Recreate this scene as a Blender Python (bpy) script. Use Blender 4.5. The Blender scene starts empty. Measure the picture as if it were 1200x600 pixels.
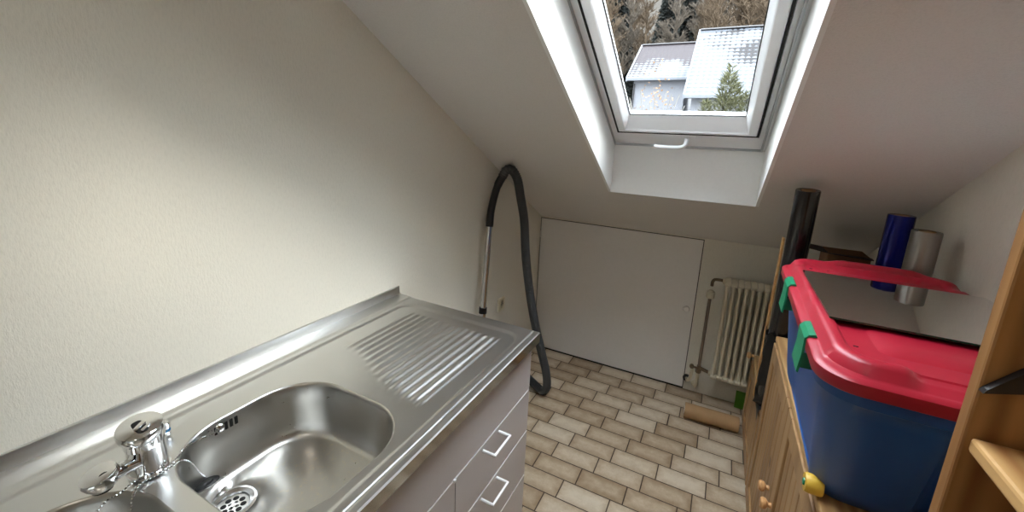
SKY, LAMP, SUN, SUNK, SUNA = 11.0, 6.0, 1.6, .15, 15

import bpy, bmesh, math, random
from mathutils import Vector, Matrix, Euler
random.seed(7)
COL = bpy.context.scene.collection
SC = bpy.context.scene
pi = math.pi

# ------------------------------------------------------------------ materials
def S(v): return tuple(((c/12.92) if c <= .04045 else ((c+.055)/1.055)**2.4) for c in v)
def rgb(r, g, b): return S((r/255, g/255, b/255))+(1,)

class N:
    """little node-tree helper"""
    def __init__(s, name):
        s.m = bpy.data.materials.new(name); s.m.use_nodes = True
        s.t = s.m.node_tree; s.n = s.t.nodes; s.l = s.t.links
        s.b = s.n['Principled BSDF']; s.out = s.n['Material Output']
    def add(s, t, **k):
        o = s.n.new(t)
        for a, v in k.items(): setattr(o, a, v)
        return o
    def put(s, sock, v):
        if hasattr(v, 'is_linked') or hasattr(v, 'links'): s.l.new(v, sock)
        else: sock.default_value = v
    def math(s, op, a, b=None, c=None):
        o = s.add('ShaderNodeMath', operation=op)
        s.put(o.inputs[0], a)
        if b is not None: s.put(o.inputs[1], b)
        if c is not None: s.put(o.inputs[2], c)
        return o.outputs[0]
    def coord(s, kind='Object', scale=(1, 1, 1)):
        c = s.add('ShaderNodeTexCoord'); mp = s.add('ShaderNodeMapping')
        s.l.new(c.outputs[kind], mp.inputs[0]); mp.inputs['Scale'].default_value = scale
        return mp.outputs[0]
    def noise(s, scale, vec=None, detail=3, rough=.5):
        o = s.add('ShaderNodeTexNoise'); o.inputs['Scale'].default_value = scale
        o.inputs['Detail'].default_value = detail; o.inputs['Roughness'].default_value = rough
        if vec is not None: s.l.new(vec, o.inputs['Vector'])
        return o.outputs['Fac']
    def ramp(s, f, stops):
        o = s.add('ShaderNodeValToRGB'); e = o.color_ramp.elements
        while len(e) > 1: e.remove(e[0])
        e[0].position, e[0].color = stops[0]
        for p, c in stops[1:]:
            q = e.new(p); q.color = c
        s.put(o.inputs[0], f); return o.outputs[0]
    def mix(s, f, a, b):
        o = s.add('ShaderNodeMix', data_type='RGBA')
        s.put(o.inputs[0], f); s.put(o.inputs[6], a); s.put(o.inputs[7], b)
        return o.outputs[2]
    def bump(s, h, strength=.3, dist=.001):
        o = s.add('ShaderNodeBump'); o.inputs['Strength'].default_value = strength
        o.inputs['Distance'].default_value = dist; s.l.new(h, o.inputs['Height'])
        s.l.new(o.outputs[0], s.b.inputs['Normal']); return o
    def set(s, **k):
        for a, v in k.items():
            s.put(s.b.inputs[{'color': 'Base Color', 'rough': 'Roughness', 'metal': 'Metallic', 'coat': 'Coat Weight',
                              'trans': 'Transmission Weight', 'ior': 'IOR', 'spec': 'Specular IOR Level', 'aniso': 'Anisotropic'}[a]], v)
        return s.m

def plain(name, c, rough=.5, metal=0., var=.06, scale=30, bump=0., coat=0.):
    n = N(name); v = n.coord()
    f = n.noise(scale, v)
    d = tuple(max(0, x*(1-var)) for x in c[:3])+(1,); u = tuple(min(1, x*(1+var)) for x in c[:3])+(1,)
    n.set(color=n.mix(f, d, u), rough=rough, metal=metal, coat=coat)
    if bump: n.bump(f, bump, .001)
    return n.m

def wallpaper(name, c):
    n = N(name); v = n.coord()
    v2 = n.coord(scale=(1, 1, .35))
    f = n.noise(520, v2, 2, .6); g = n.noise(3, v, 2)
    h = n.noise(210, v2, 2, .6)
    col = n.mix(g, tuple(x*.96 for x in c[:3])+(1,), c)
    fib = n.ramp(h, [(.3, (.9, .9, .9, 1)), (.55, (1, 1, 1, 1))])
    mm = n.add('ShaderNodeMix', data_type='RGBA', blend_type='MULTIPLY'); mm.inputs[0].default_value = .5
    n.l.new(col, mm.inputs[6]); n.l.new(fib, mm.inputs[7])
    n.set(color=mm.outputs[2], rough=.9, spec=.2)
    s = n.math('ADD', f, n.math('MULTIPLY', h, 1.5))
    n.bump(s, .42, .0012)
    return n.m

def tiles():
    n = N('floor_tiles'); c = n.add('ShaderNodeTexCoord'); sp = n.add('ShaderNodeSeparateXYZ')
    n.l.new(c.outputs['Object'], sp.inputs[0])
    Wt, Lt = .1034, .2054
    ry = n.math('DIVIDE', n.math('SUBTRACT', sp.outputs[1], 1.6146), Wt)
    row = n.math('FLOOR', ry)
    ux = n.math('SUBTRACT', n.math('DIVIDE', n.math('SUBTRACT', sp.outputs[0], .5163), Lt), n.math('MULTIPLY', row, .248))
    colm = n.math('FLOOR', ux)
    fx = n.math('FRACT', ux); fy = n.math('FRACT', ry)
    dx = n.math('MULTIPLY', n.math('SUBTRACT', .5, n.math('ABSOLUTE', n.math('SUBTRACT', fx, .5))), Lt)
    dy = n.math('MULTIPLY', n.math('SUBTRACT', .5, n.math('ABSOLUTE', n.math('SUBTRACT', fy, .5))), Wt)
    d = n.math('MINIMUM', dx, dy)
    mr = n.add('ShaderNodeMapRange'); n.l.new(d, mr.inputs[0]); mr.inputs[1].default_value = .0014; mr.inputs[2].default_value = .0030
    mask = mr.outputs[0]
    cb = n.add('ShaderNodeCombineXYZ'); n.l.new(colm, cb.inputs[0]); n.l.new(row, cb.inputs[1])
    wn = n.add('ShaderNodeTexWhiteNoise'); n.l.new(cb.outputs[0], wn.inputs[0])
    cloud = n.noise(26, c.outputs['Object'], 5, .7); fine = n.noise(160, c.outputs['Object'], 3, .6)
    edge = n.math('SUBTRACT', 1.0, n.math('MINIMUM', n.math('MULTIPLY', d, 26), 1.0))
    t = n.math('ADD', n.math('MULTIPLY', wn.outputs[0], .38), n.math('ADD', n.math('MULTIPLY', cloud, .55), n.math('MULTIPLY', edge, -.26)))
    col = n.ramp(t, [(.06, rgb(150, 126, 98)), (.34, rgb(188, 168, 142)), (.60, rgb(216, 202, 180)), (.9, rgb(226, 216, 198))])
    col = n.mix(n.math('MULTIPLY', fine, .25), col, rgb(150, 128, 100))
    grout = rgb(66, 52, 42)
    n.set(color=n.mix(mask, grout, col), rough=n.math('SUBTRACT', .85, n.math('MULTIPLY', mask, .42)))
    n.bump(n.math('ADD', mask, n.math('MULTIPLY', cloud, .12)), .6, .002)
    return n.m

def pine(name, c1, c2, axis='z', knots=True, s=1.0):
    n = N(name)
    sc = {'z': (9, 9, .7), 'y': (9, .7, 9), 'x': (.7, 9, 9)}[axis]
    v = n.coord(scale=tuple(q*s for q in sc))
    f = n.noise(2.2, v, 6, .62)
    w = n.add('ShaderNodeTexWave', wave_type='BANDS', bands_direction={'z': 'X', 'y': 'X', 'x': 'Y'}[axis])
    n.l.new(v, w.inputs[0]); w.inputs['Scale'].default_value = 1.3; w.inputs['Distortion'].default_value = 5
    w.inputs['Detail'].default_value = 3; w.inputs['Detail Scale'].default_value = 1.2
    g = n.math('ADD', n.math('MULTIPLY', f, .65), n.math('MULTIPLY', w.outputs['Fac'], .35))
    col = n.ramp(g, [(.22, c2), (.5, tuple((a+b)/2 for a, b in zip(c1, c2))), (.75, c1)])
    if knots:
        vo = n.add('ShaderNodeTexVoronoi'); n.l.new(n.coord(scale=(1, 1, .55) if axis == 'z' else (1, .55, 1)), vo.inputs[0])
        vo.inputs['Scale'].default_value = 6.5
        k = n.add('ShaderNodeMapRange'); n.l.new(vo.outputs['Distance'], k.inputs[0])
        k.inputs[1].default_value = .05; k.inputs[2].default_value = .10
        col = n.mix(k.outputs[0], rgb(92, 52, 26), col)
    n.set(color=col, rough=.42); n.bump(f, .12, .001)
    return n.m

def steel(name, base=.62, rough=.28, brushed=True, tint=(1, 1, .985)):
    n = N(name); v = n.coord()
    a = n.noise(5, v, 2, .5); b = n.noise(3, v, 1, .5)
    n.set(color=n.mix(a, tuple(base*.97*t for t in tint)+(1,), tuple(min(1, base*1.03*t) for t in tint)+(1,)), metal=1.0,
          rough=n.math('ADD', rough-.05, n.math('MULTIPLY', n.math('ADD', a, b), .05)))
    return n.m

def basin_steel():
    """bowl metal: brushed, with pale dried lime marks on the bottom"""
    n = N('bowl_steel'); v = n.coord()
    a = n.noise(14, v, 5, .65); b = n.noise(95, v, 4, .7)
    sp = n.add('ShaderNodeSeparateXYZ'); n.l.new(v, sp.inputs[0])
    low = n.add('ShaderNodeMapRange'); n.l.new(sp.outputs[2], low.inputs[0]); low.inputs[1].default_value = .735; low.inputs[2].default_value = .722
    sp2 = n.ramp(b, [(.55, (0, 0, 0, 1)), (.66, (1, 1, 1, 1))])
    lime = n.math('MULTIPLY', low.outputs[0], n.math('MULTIPLY', sp2, n.math('MULTIPLY', a, .9)))
    n.set(color=n.mix(lime, (.56, .55, .525, 1), rgb(214, 204, 178)), metal=n.math('SUBTRACT', 1.0, n.math('MULTIPLY', lime, .7)),
          rough=n.math('ADD', .22, n.math('MULTIPLY', a, .16)))
    return n.m

def glassmat():
    n = N('window_glass'); n.n.remove(n.b)
    tr = n.add('ShaderNodeBsdfTransparent'); tr.inputs[0].default_value = (.93, .95, .95, 1)
    gl = n.add('ShaderNodeBsdfGlossy'); gl.inputs['Roughness'].default_value = .02
    lw = n.add('ShaderNodeLayerWeight'); lw.inputs[0].default_value = .12
    mx = n.add('ShaderNodeMixShader'); n.l.new(lw.outputs['Fresnel'], mx.inputs[0])
    n.l.new(tr.outputs[0], mx.inputs[1]); n.l.new(gl.outputs[0], mx.inputs[2]); n.l.new(mx.outputs[0], n.out.inputs[0])
    return n.m

def roof_mat(name, tile, bias, sx=3.2, sy=3.4):
    """pantiles with melting snow lying on them; UV: u along the ridge, v up the slope (metres)"""
    n = N(name); uv = n.add('ShaderNodeTexCoord').outputs['UV']
    sp = n.add('ShaderNodeSeparateXYZ'); n.l.new(uv, sp.inputs[0])
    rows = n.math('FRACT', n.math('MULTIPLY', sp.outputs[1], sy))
    cols = n.math('ABSOLUTE', n.math('SINE', n.math('MULTIPLY', sp.outputs[0], sx*pi)))
    big = n.noise(.42, uv, 3, .55)
    grad = bias(n, sp)
    s = n.math('ADD', n.math('ADD', big, grad), n.math('ADD', n.math('MULTIPLY', rows, -.16), n.math('MULTIPLY', cols, .12)))
    snow = n.ramp(s, [(.47, (0, 0, 0, 1)), (.53, (1, 1, 1, 1))])
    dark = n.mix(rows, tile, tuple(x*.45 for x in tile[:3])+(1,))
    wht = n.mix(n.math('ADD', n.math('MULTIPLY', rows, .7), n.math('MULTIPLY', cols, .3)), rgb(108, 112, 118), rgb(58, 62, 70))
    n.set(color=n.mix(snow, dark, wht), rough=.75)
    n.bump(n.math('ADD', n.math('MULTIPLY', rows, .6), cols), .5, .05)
    return n.m

M = {}
M['wall'] = wallpaper('wallpaper', rgb(232, 228, 216))
M['ceil'] = wallpaper('ceiling_wallpaper', rgb(229, 226, 222))
M['floor'] = tiles()
M['hatch'] = plain('painted_board', rgb(234, 232, 229), .55, scale=60, var=.03)
M['white'] = plain('white_lacquer', rgb(246, 248, 251), .3, var=.02)
M['lining'] = plain('reveal_paint', rgb(244, 245, 244), .6, var=.03, scale=80, bump=.15)
M['alu'] = plain('grey_window_trim', rgb(190, 194, 198), .4, .3, var=.03)
M['gasket'] = plain('black_rubber', rgb(22, 22, 22), .6)
M['glass'] = glassmat()
M['steel'] = steel('brushed_steel', .70, .30)
M['bowl'] = basin_steel()
M['edge_steel'] = steel('polished_edge', .50, .12)
M['chrome'] = plain('chrome', (.82, .83, .84, 1), .05, 1., var=.01)
M['chrome_worn'] = plain('worn_chrome', (.7, .7, .7, 1), .18, 1., var=.08)
M['dark'] = plain('dark_hole', rgb(14, 13, 12), .6)
M['laminate'] = plain('grey_laminate', rgb(198, 190, 187), .38, var=.02, scale=300)
M['edge'] = plain('white_edge_band', rgb(240, 240, 238), .4, var=.01)
M['plinth'] = plain('dark_plinth', rgb(70, 62, 56), .6)
M['handle'] = plain('white_handle', rgb(244, 244, 244), .25, var=.01)
M['blackp'] = plain('black_plastic', rgb(26, 26, 28), .35, bump=.05)
M['hose'] = plain('grey_hose', rgb(62, 64, 66), .5, bump=.05)
M['radiator'] = plain('radiator_enamel', rgb(214, 204, 180), .35, var=.04)
M['pipe'] = plain('painted_pipe', rgb(132, 118, 106), .4, .4, var=.15)
M['brass'] = plain('tarnished_brass', rgb(120, 104, 84), .35, .8, var=.2, scale=80)
M['socket'] = plain('cream_plastic', rgb(222, 214, 190), .4)
M['pine'] = pine('pine_wood', rgb(172, 136, 94), rgb(124, 88, 55), 'z')
M['pine_top'] = pine('pine_top', rgb(196, 158, 108), rgb(152, 110, 68), 'y')
M['pine_shelf'] = pine('shelf_pine', rgb(180, 132, 80), rgb(128, 84, 46), 'z')
M['pine_board'] = pine('shelf_board_pine', rgb(222, 178, 118), rgb(178, 126, 74), 'y', knots=False)
M['pine_dark'] = pine('dark_pine', rgb(150, 104, 60), rgb(96, 60, 32), 'z')
M['knob'] = plain('turned_wood', rgb(206, 156, 104), .3, var=.1)
M['film'] = plain('black_film', rgb(30, 27, 27), .14, bump=.04, scale=12, var=.2)
M['bag'] = plain('black_bag', rgb(15, 15, 16), .38, bump=.6, scale=25)
M['blue_foil'] = plain('blue_foil', rgb(10, 20, 120), .16, .35, var=.1)
M['silver'] = plain('silver_foil', rgb(150, 146, 142), .30, .8, var=.08)
M['core'] = plain('cardboard_core', rgb(150, 120, 88), .8)
M['card'] = plain('brown_card', rgb(120, 88, 60), .8, var=.2)
M['card_dark'] = plain('dark_card', rgb(40, 28, 22), .7, var=.2)
M['red'] = plain('red_plastic', rgb(168, 30, 50), .33, var=.05, scale=60, bump=.05)
M['blue'] = plain('blue_plastic', rgb(36, 84, 150), .36, var=.05, scale=60, bump=.05)
M['green'] = plain('green_plastic', rgb(12, 128, 88), .35)
M['yellow'] = plain('yellow_plastic', rgb(232, 190, 70), .4)
M['mirror'] = plain('mirror_silvering', (.80, .82, .82, 1), .03, 1., var=.01)
M['mirror_edge'] = plain('glass_edge', rgb(12, 70, 50), .15)
M['roll'] = plain('kraft_paper', rgb(176, 140, 98), .7, var=.15, scale=20)
M['paper'] = plain('white_paper', rgb(226, 222, 212), .7)
M['lime'] = plain('bright_green', rgb(92, 150, 40), .5)
M['wash'] = plain('house_render', rgb(132, 133, 137), .9, var=.04, scale=2)
M['snowboard'] = plain('snowy_edge', rgb(112, 115, 120), .8, var=.02)
M['fascia'] = plain('roof_timber', rgb(48, 46, 46), .8)
M['housewin'] = plain('dark_pane', rgb(50, 58, 70), .2)
M['bark'] = plain('grey_bark', rgb(46, 41, 38), .9, var=.25, scale=3)
M['twig'] = plain('brown_twig', rgb(78, 69, 58), .9, var=.25, scale=2)
M['russet'] = plain('russet_twig', rgb(78, 63, 45), .9, var=.25, scale=2)
M['needle'] = plain('dark_needles', rgb(28, 32, 27), .9, var=.35, scale=1.5)
M['needle2'] = plain('olive_needles', rgb(72, 72, 44), .9, var=.35, scale=2)
M['bleach'] = plain('pale_twig', rgb(118, 114, 106), .9, var=.1, scale=4)
M['leaf'] = plain('dead_leaf', rgb(140, 104, 66), .9, var=.2)
def hill():
    n = N('hillside'); v = n.coord()
    a = n.noise(.35, v, 6, .6); b = n.noise(3, v, 5, .7)
    c = n.ramp(b, [(.3, rgb(30, 26, 20)), (.55, rgb(48, 42, 33)), (.75, rgb(62, 55, 44))])
    sn = n.ramp(a, [(.56, (0, 0, 0, 1)), (.62, (1, 1, 1, 1))])
    n.set(color=n.mix(n.math('MULTIPLY', sn, .12), c, rgb(108, 110, 114)), rough=.95); n.bump(b, .8, .2)
    return n.m
M['hill'] = hill()
M['lampglass'] = plain('opal_glass', rgb(240, 238, 230), .3)

# ------------------------------------------------------------------ mesh helpers
def obj(name, bm, mat, parent=None, smooth=False, angle=35):
    me = bpy.data.meshes.new(name)
    bmesh.ops.recalc_face_normals(bm, faces=bm.faces[:])
    bm.to_mesh(me); bm.free()
    for m in (mat if isinstance(mat, (list, tuple)) else [mat]): me.materials.append(m)
    if smooth:
        for p in me.polygons: p.use_smooth = True
        try: me.set_sharp_from_angle(angle=math.radians(angle))
        except Exception: pass
    o = bpy.data.objects.new(name, me); COL.objects.link(o)
    if parent is not None:
        o.parent = parent; o.matrix_parent_inverse = Matrix.Translation(-Vector(parent.location))
    return o
def tag(o, label=None, cat=None, group=None, kind=None):
    if label: o['label'] = label
    if cat: o['category'] = cat
    if group: o['group'] = group
    if kind: o['kind'] = kind
    return o
def thing(name, loc, label, cat, group=None, kind=None):
    o = bpy.data.objects.new(name, None); COL.objects.link(o); o.location = loc; o.empty_display_size = .1
    return tag(o, label, cat, group, kind)
def kid(o, parent):
    o.parent = parent; o.matrix_parent_inverse = Matrix.Translation(-Vector(parent.location)); return o
def B(): return bmesh.new()
def box(bm, x0, x1, y0, y1, z0, z1, bev=0, seg=2):
    r = bmesh.ops.create_cube(bm, size=1)
    for v in r['verts']:
        v.co = Vector((x0+(v.co.x+.5)*(x1-x0), y0+(v.co.y+.5)*(y1-y0), z0+(v.co.z+.5)*(z1-z0)))
    if bev:
        es = list({e for v in r['verts'] for e in v.link_edges})
        bmesh.ops.bevel(bm, geom=es, offset=bev, segments=seg, affect='EDGES', profile=.5)
    return bm
def bx(*a, **k): return box(B(), *a, **k)
def loft(bm, loops, closed=True, cap0=False, cap1=False):
    L = [[bm.verts.new(p) for p in lp] for lp in loops]
    n = len(L[0])
    for a, b in zip(L, L[1:]):
        for i in range(n if closed else n-1):
            j = (i+1) % n
            try: bm.faces.new((a[i], a[j], b[j], b[i]))
            except ValueError: pass
    if cap0: bm.faces.new(L[0][::-1])
    if cap1: bm.faces.new(L[-1])
    return L
def tube(bm, pts, r, seg=12, cap=True):
    pts = [Vector(p) for p in pts]; n = len(pts)
    rr = r if isinstance(r, (list, tuple)) else [r]*n
    loops = []; prev = None
    for i, p in enumerate(pts):
        d = (pts[min(i+1, n-1)]-pts[max(i-1, 0)]).normalized()
        if prev is None:
            u = d.orthogonal().normalized()
        else:
            u = prev-d*prev.dot(d)
            u = u.normalized() if u.length > 1e-6 else d.orthogonal().normalized()
        w = d.cross(u); prev = u
        loops.append([p+(u*math.cos(2*pi*k/seg)+w*math.sin(2*pi*k/seg))*rr[i] for k in range(seg)])
    loft(bm, loops, True, cap, cap); return bm
def lathe(bm, prof, c=(0, 0, 0), axis='z', seg=32, cap=True):
    c = Vector(c); loops = []
    A = {'z': (Vector((1, 0, 0)), Vector((0, 1, 0)), Vector((0, 0, 1))),
         'x': (Vector((0, 1, 0)), Vector((0, 0, 1)), Vector((1, 0, 0))),
         'y': (Vector((0, 0, 1)), Vector((1, 0, 0)), Vector((0, 1, 0)))}[axis] if isinstance(axis, str) else axis
    for r, h in prof:
        loops.append([c+A[2]*h+(A[0]*math.cos(2*pi*k/seg)+A[1]*math.sin(2*pi*k/seg))*max(r, 1e-5) for k in range(seg)])
    loft(bm, loops, True, cap, cap); return bm
def spline(P, n=8):
    P = [Vector(p) for p in P]; Q = [P[0]*2-P[1]]+P+[P[-1]*2-P[-2]]; out = []
    for i in range(1, len(Q)-2):
        for k in range(n):
            t = k/n; a, b, c, d = Q[i-1:i+3]
            out.append(.5*((2*b)+(c-a)*t+(2*a-5*b+4*c-d)*t*t+(3*b-a-3*c+d)*t**3))
    out.append(P[-1]); return out
def rr(cx, cy, hx, hy, r, n=8, z=0):
    """rounded rectangle, 4*(n+1) points, counter-clockwise"""
    out = []; r = min(r, hx-1e-4, hy-1e-4)
    for q, (sx, sy) in enumerate(((1, 1), (-1, 1), (-1, -1), (1, -1))):
        for k in range(n+1):
            a = q*pi/2+k/n*pi/2
            out.append(Vector((cx+sx*(hx-r)+r*math.cos(a), cy+sy*(hy-r)+r*math.sin(a), z)))
    return out
def prism_x(bm, poly, x0, x1):
    a = [bm.verts.new((x0, y, z)) for y, z in poly]; b = [bm.verts.new((x1, y, z)) for y, z in poly]
    n = len(poly)
    for i in range(n):
        j = (i+1) % n; bm.faces.new((a[i], a[j], b[j], b[i]))
    bm.faces.new(a[::-1]); bm.faces.new(b); return bm
def orient(bm, verts, M4):
    for v in verts: v.co = M4 @ v.co

# ------------------------------------------------------------------ the room
YK, ZK, m_, W = 2.5452, .9577, .5521, 1.7264
def zc(y): return ZK+m_*(YK-y)
YB = -1.05; ZF = 2.42
yF = YK-(ZF-ZK)/m_
XSL, XSR, YSB = .5716, 1.2066, 2.049
nrm = Vector((0, m_, 1)).normalized()
def SP(x, y, off): return Vector((x, y, zc(y)))+nrm*off
ZTOP = 2.30; yT = YK-(ZTOP-ZK)/m_      # skylight top out of view, stretched upward to let in more daylight
T = .2284
tag(obj('floor', bx(-.1, W+.1, YB-.1, YK+.1, -.08, 0), M['floor']), kind='structure')
tag(obj('wall_left', bx(-.1, 0, YB-.1, YK+.1, 0, 2.75), M['wall']), kind='structure')
tag(obj('wall_right', bx(W, W+.1, YB-.1, YK+.1, 0, 2.75), M['wall']), kind='structure')
DL, DR, DZ0, DZ1 = .004, 1.0169, .012, .949
bm = B()
box(bm, DR, W, YK, YK+.1, 0, 1.2); box(bm, 0, DR, YK, YK+.1, DZ1, 1.2); box(bm, 0, DR, YK, YK+.1, 0, DZ0-.006)
box(bm, 0, DR, YK+.03, YK+.1, DZ0-.006, DZ1)
tag(obj('wall_far', bm, M['wall']), kind='structure')
bm = B()
prism_x(bm, [(YSB, zc(YSB)), (YK+.1, zc(YK+.1)), (YK+.1, zc(YK+.1)+.24), (YSB, zc(YSB)+T+.02)], 0, W)
for a, b in ((0, XSL), (XSR, W)):
    prism_x(bm, [(yT, zc(yT)), (YSB, zc(YSB)), (YSB, zc(YSB)+T+.02), (yT, zc(yT)+T+.02)], a, b)
yU = yT+T/m_
prism_x(bm, [(yF, ZF), (yT, ZTOP), (yU, ZTOP), (yF, ZF+.25)], 0, W)
prism_x(bm, [(yT, ZTOP), (yU, ZTOP), (yT, zc(yT)+T+.02)], 0, XSL)
prism_x(bm, [(yT, ZTOP), (yU, ZTOP), (yT, zc(yT)+T+.02)], XSR, W)
prism_x(bm, [(YB-.1, ZF), (yF, ZF), (yF, ZF+.25), (YB-.1, ZF+.25)], 0, W)
tag(obj('ceiling', bm, M['ceil']), kind='structure')
# wall behind the camera
bm = B()
box(bm, 0, W, YB-.1, YB, 0, ZF)
tag(obj('wall_near', bm, M['wall']), kind='structure')

# skylight linings
tk = .010
def lining(name, pts):
    bm = B()
    a = [bm.verts.new(p) for p in pts[0]]; b = [bm.verts.new(p) for p in pts[1]]
    for i in range(len(a)):
        j = (i+1) % len(a); bm.faces.new((a[i], a[j], b[j], b[i]))
    bm.faces.new(a[::-1]); bm.faces.new(b)
    return tag(obj(name, bm, M['lining']), kind='structure')
def side(x): return [(x, YSB+.006, zc(YSB)-.005), (x, YSB+.006, zc(YSB)+T), (x, yU, ZTOP+.003), (x, yT-.004, ZTOP-.004)]
lining('trim_1', (side(XSL-.010), side(XSL+.002)))
xr2 = XSR
lining('trim_2', (side(xr2-.002), side(xr2+.010)))
tag(obj('trim_3', bx(XSL+.0021, XSR-.0021, YSB-.002, YSB+.010, zc(YSB)-.004, zc(YSB)+T+.0), M['lining']), kind='structure')
tag(obj('trim_4', bx(XSL+.0021, XSR-.0021, yT, yU, ZTOP-.002, ZTOP+.010), M['lining']), kind='structure')

# skylight window: outer frame, sash, glass, handle
def ring(bm, x0, x1, ya, yb, o0, o1, wid, widb=None, widt=None):
    """rectangular frame in the roof plane; ya = lower end, yb = upper end"""
    widb = widb or wid; widt = widt or wid
    c, s = 1/nrm.z, 0
    sl = math.sqrt(1+m_*m_)
    xi0, xi1, yi, yj = x0+wid, x1-wid, ya-widb/sl, yb+widt/sl
    def lp(xa, xb, y0, y1, o): return [SP(xa, y0, o), SP(xb, y0, o), SP(xb, y1, o), SP(xa, y1, o)]
    L = [[bm.verts.new(p) for p in lp(*q)] for q in ((x0, x1, ya, yb, o0), (xi0, xi1, yi, yj, o0), (xi0, xi1, yi, yj, o1), (x0, x1, ya, yb, o1))]
    for k in range(4):
        A, Bq = L[k], L[(k+1) % 4]
        for i in range(4):
            j = (i+1) % 4; bm.faces.new((A[i], A[j], Bq[j], Bq[i]))
    return bm
ya = 1.945; yb = yU-T*nrm.y-.02
win = thing('window_1', SP(.88, ya, .2), None, None, kind='structure')
bm = B(); ring(bm, XSL-.01, XSR+.01, ya+.02, yb, .205, .30, .045, .1425)
obj('window_frame', bm, M['white'], win)
bm = B(); ring(bm, XSL-.001, XSR-.012, ya+.004, yb, .196, .206, .008, .006)
obj('cover_strip', bm, M['alu'], win)
bm = B(); ring(bm, .608, 1.168, 1.838, yb+.02, .19, .30, .004, .004)
obj('gasket', bm, M['gasket'], win)
# sash with a bevelled inner edge
bm = B()
def lp(x0, x1, y0, y1, o): return [SP(x0, y0, o), SP(x1, y0, o), SP(x1, y1, o), SP(x0, y1, o)]
sx0, sx1, sy0, sy1 = .613, 1.160, 1.836, yb+.03
loops = [lp(sx0, sx1, sy0, sy1, .26), lp(sx0, sx1, sy0, sy1, .196), lp(sx0+.004, sx1-.004, sy0-.003, sy1+.003, .192),
         lp(sx0+.030, sx1-.030, sy0-.012, sy1+.03, .192), lp(sx0+.034, sx1-.034, sy0-.016, sy1+.034, .198),
         lp(.661, 1.111, 1.778, sy1+.05, .238), lp(.661, 1.111, 1.778, sy1+.05, .262)]
loft(bm, loops+[loops[0]])
bmesh.ops.remove_doubles(bm, verts=bm.verts[:], dist=1e-5)
sash = obj('sash', bm, M['white'], win)
bm = B(); ring(bm, .660, 1.112, 1.779, sy1+.049, .240, .244, .004, .004)
obj('glass_seal', bm, M['gasket'], sash)
bm = B(); lo = [lp(.655, 1.117, 1.785, sy1+.045, .2445), lp(.655, 1.117, 1.785, sy1+.045, .2485)]
loft(bm, lo, True, True, True)
obj('window_pane', bm, M['glass'], sash)
# handle
A = SP(.905, 1.835, .178)
bm = B(); P0 = SP(.772, 1.868, .150)
tube(bm, spline([P0, SP(.80, 1.868, .146), SP(.87, 1.866, .146), SP(.898, 1.856, .152), SP(.905, 1.842, .176)], 6), [.0085]*24+[.0095], 12)
obj('window_handle', bm, M['white'], win, True)
bm = B(); R4 = Matrix.Translation(SP(.905, 1.848, .193)) @ Matrix.Rotation(-math.atan(m_), 4, 'X')
box(bm, -.030, .030, -.010, .010, -.004, .012, .003); orient(bm, bm.verts, R4)
obj('handle_plate', bm, M['white'], win)

# access hatch in the far wall
door = tag(obj('door_1', bx(DL+.003, DR-.004, YK-.006, YK+.022, DZ0, DZ1-.004, .0015), M['hatch']), kind='structure')
bm = B(); lathe(bm, [(.008, 0), (.008, -.012), (.017, -.018), (.019, -.026), (.015, -.033), (.001, -.035)], (.975, YK-.006, .528), 'y', 24)
obj('door_knob', bm, M['hatch'], door, True)
for z in (.835, .12):
    bm = B(); tube(bm, [(DL+.006, YK-.012, z-.022), (DL+.006, YK-.012, z+.022)], .0045, 10)
    obj('hinge', bm, M['hatch'], door, True)
bm = B()
for a in (bx,): pass
box(bm, DL-.001, DL+.003, YK-.002, YK+.02, DZ0-.004, DZ1); box(bm, DR-.004, DR, YK-.002, YK+.02, DZ0-.004, DZ1); box(bm, DL, DR, YK-.002, YK+.02, DZ1-.004, DZ1)
box(bm, DL, DR, YK-.002, YK+.02, 0.001, DZ0-.001)
obj('shadow_gap', bm, M['dark'], door)

# ------------------------------------------------------------------ sink unit
H = .857; YE = 1.1577; YS = -.42; XC = .600
def sm(t): t = max(0, min(1, t)); return t*t*(3-2*t)
def rim(x, y):
    """height of the pressed steel top above its recessed field"""
    # distance outside the recessed rounded rectangle x .09-.555, y -.. - 1.10
    cx, cy, hx, hy, r = (.092+.553)/2, (YS-.5+1.102)/2, (.553-.092)/2, (1.102-YS+.5)/2, .045
    qx, qy = abs(x-cx)-(hx-r), abs(y-cy)-(hy-r)
    d = math.hypot(max(qx, 0), max(qy, 0))+min(max(qx, qy), 0)-r
    z = H-.005+.005*sm(d/.012)
    if x < .075: z += .003*sm((.072-x)/.012)
    # groove along the front edge
    if x > .565: z -= .0016*math.exp(-((x-.583)/.0025)**2)
    return z
def ribz(x, y):
    y0 = .662+.10*sm((.48-x)/.32)
    e = sm((y-y0)/.035)*sm((1.066-y)/.02)*sm((x-.146)/.012)*sm((.512-x)/.012)
    return (.0036)*e*(.5+.5*math.cos(2*pi*(x-.155)/.0252))
def grid(bm, xs, ys, f):
    V = [[bm.verts.new((x, y, f(x, y))) for x in xs] for y in ys]
    for j in range(len(ys)-1):
        for i in range(len(xs)-1): bm.faces.new((V[j][i], V[j][i+1], V[j+1][i+1], V[j+1][i]))
def lin(a, b, n): return [a+(b-a)*i/n for i in range(n+1)]
sink = thing('kitchen_sink', (.3, .4, H), 'stainless steel double-bowl sink top with ribbed drainer on the grey base cabinet', 'sink')
bm = B()
grid(bm, lin(.0005, .60, 210), lin(.66, YE, 84), lambda x, y: rim(x, y)+ribz(x, y))
for a, b, n in ((.0005, .10, 34), (.545, .60, 26)): grid(bm, lin(a, b, n), lin(-.12, .66, 60), rim)
grid(bm, lin(.0005, .60, 110), lin(YS, -.12, 30), rim)
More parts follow.
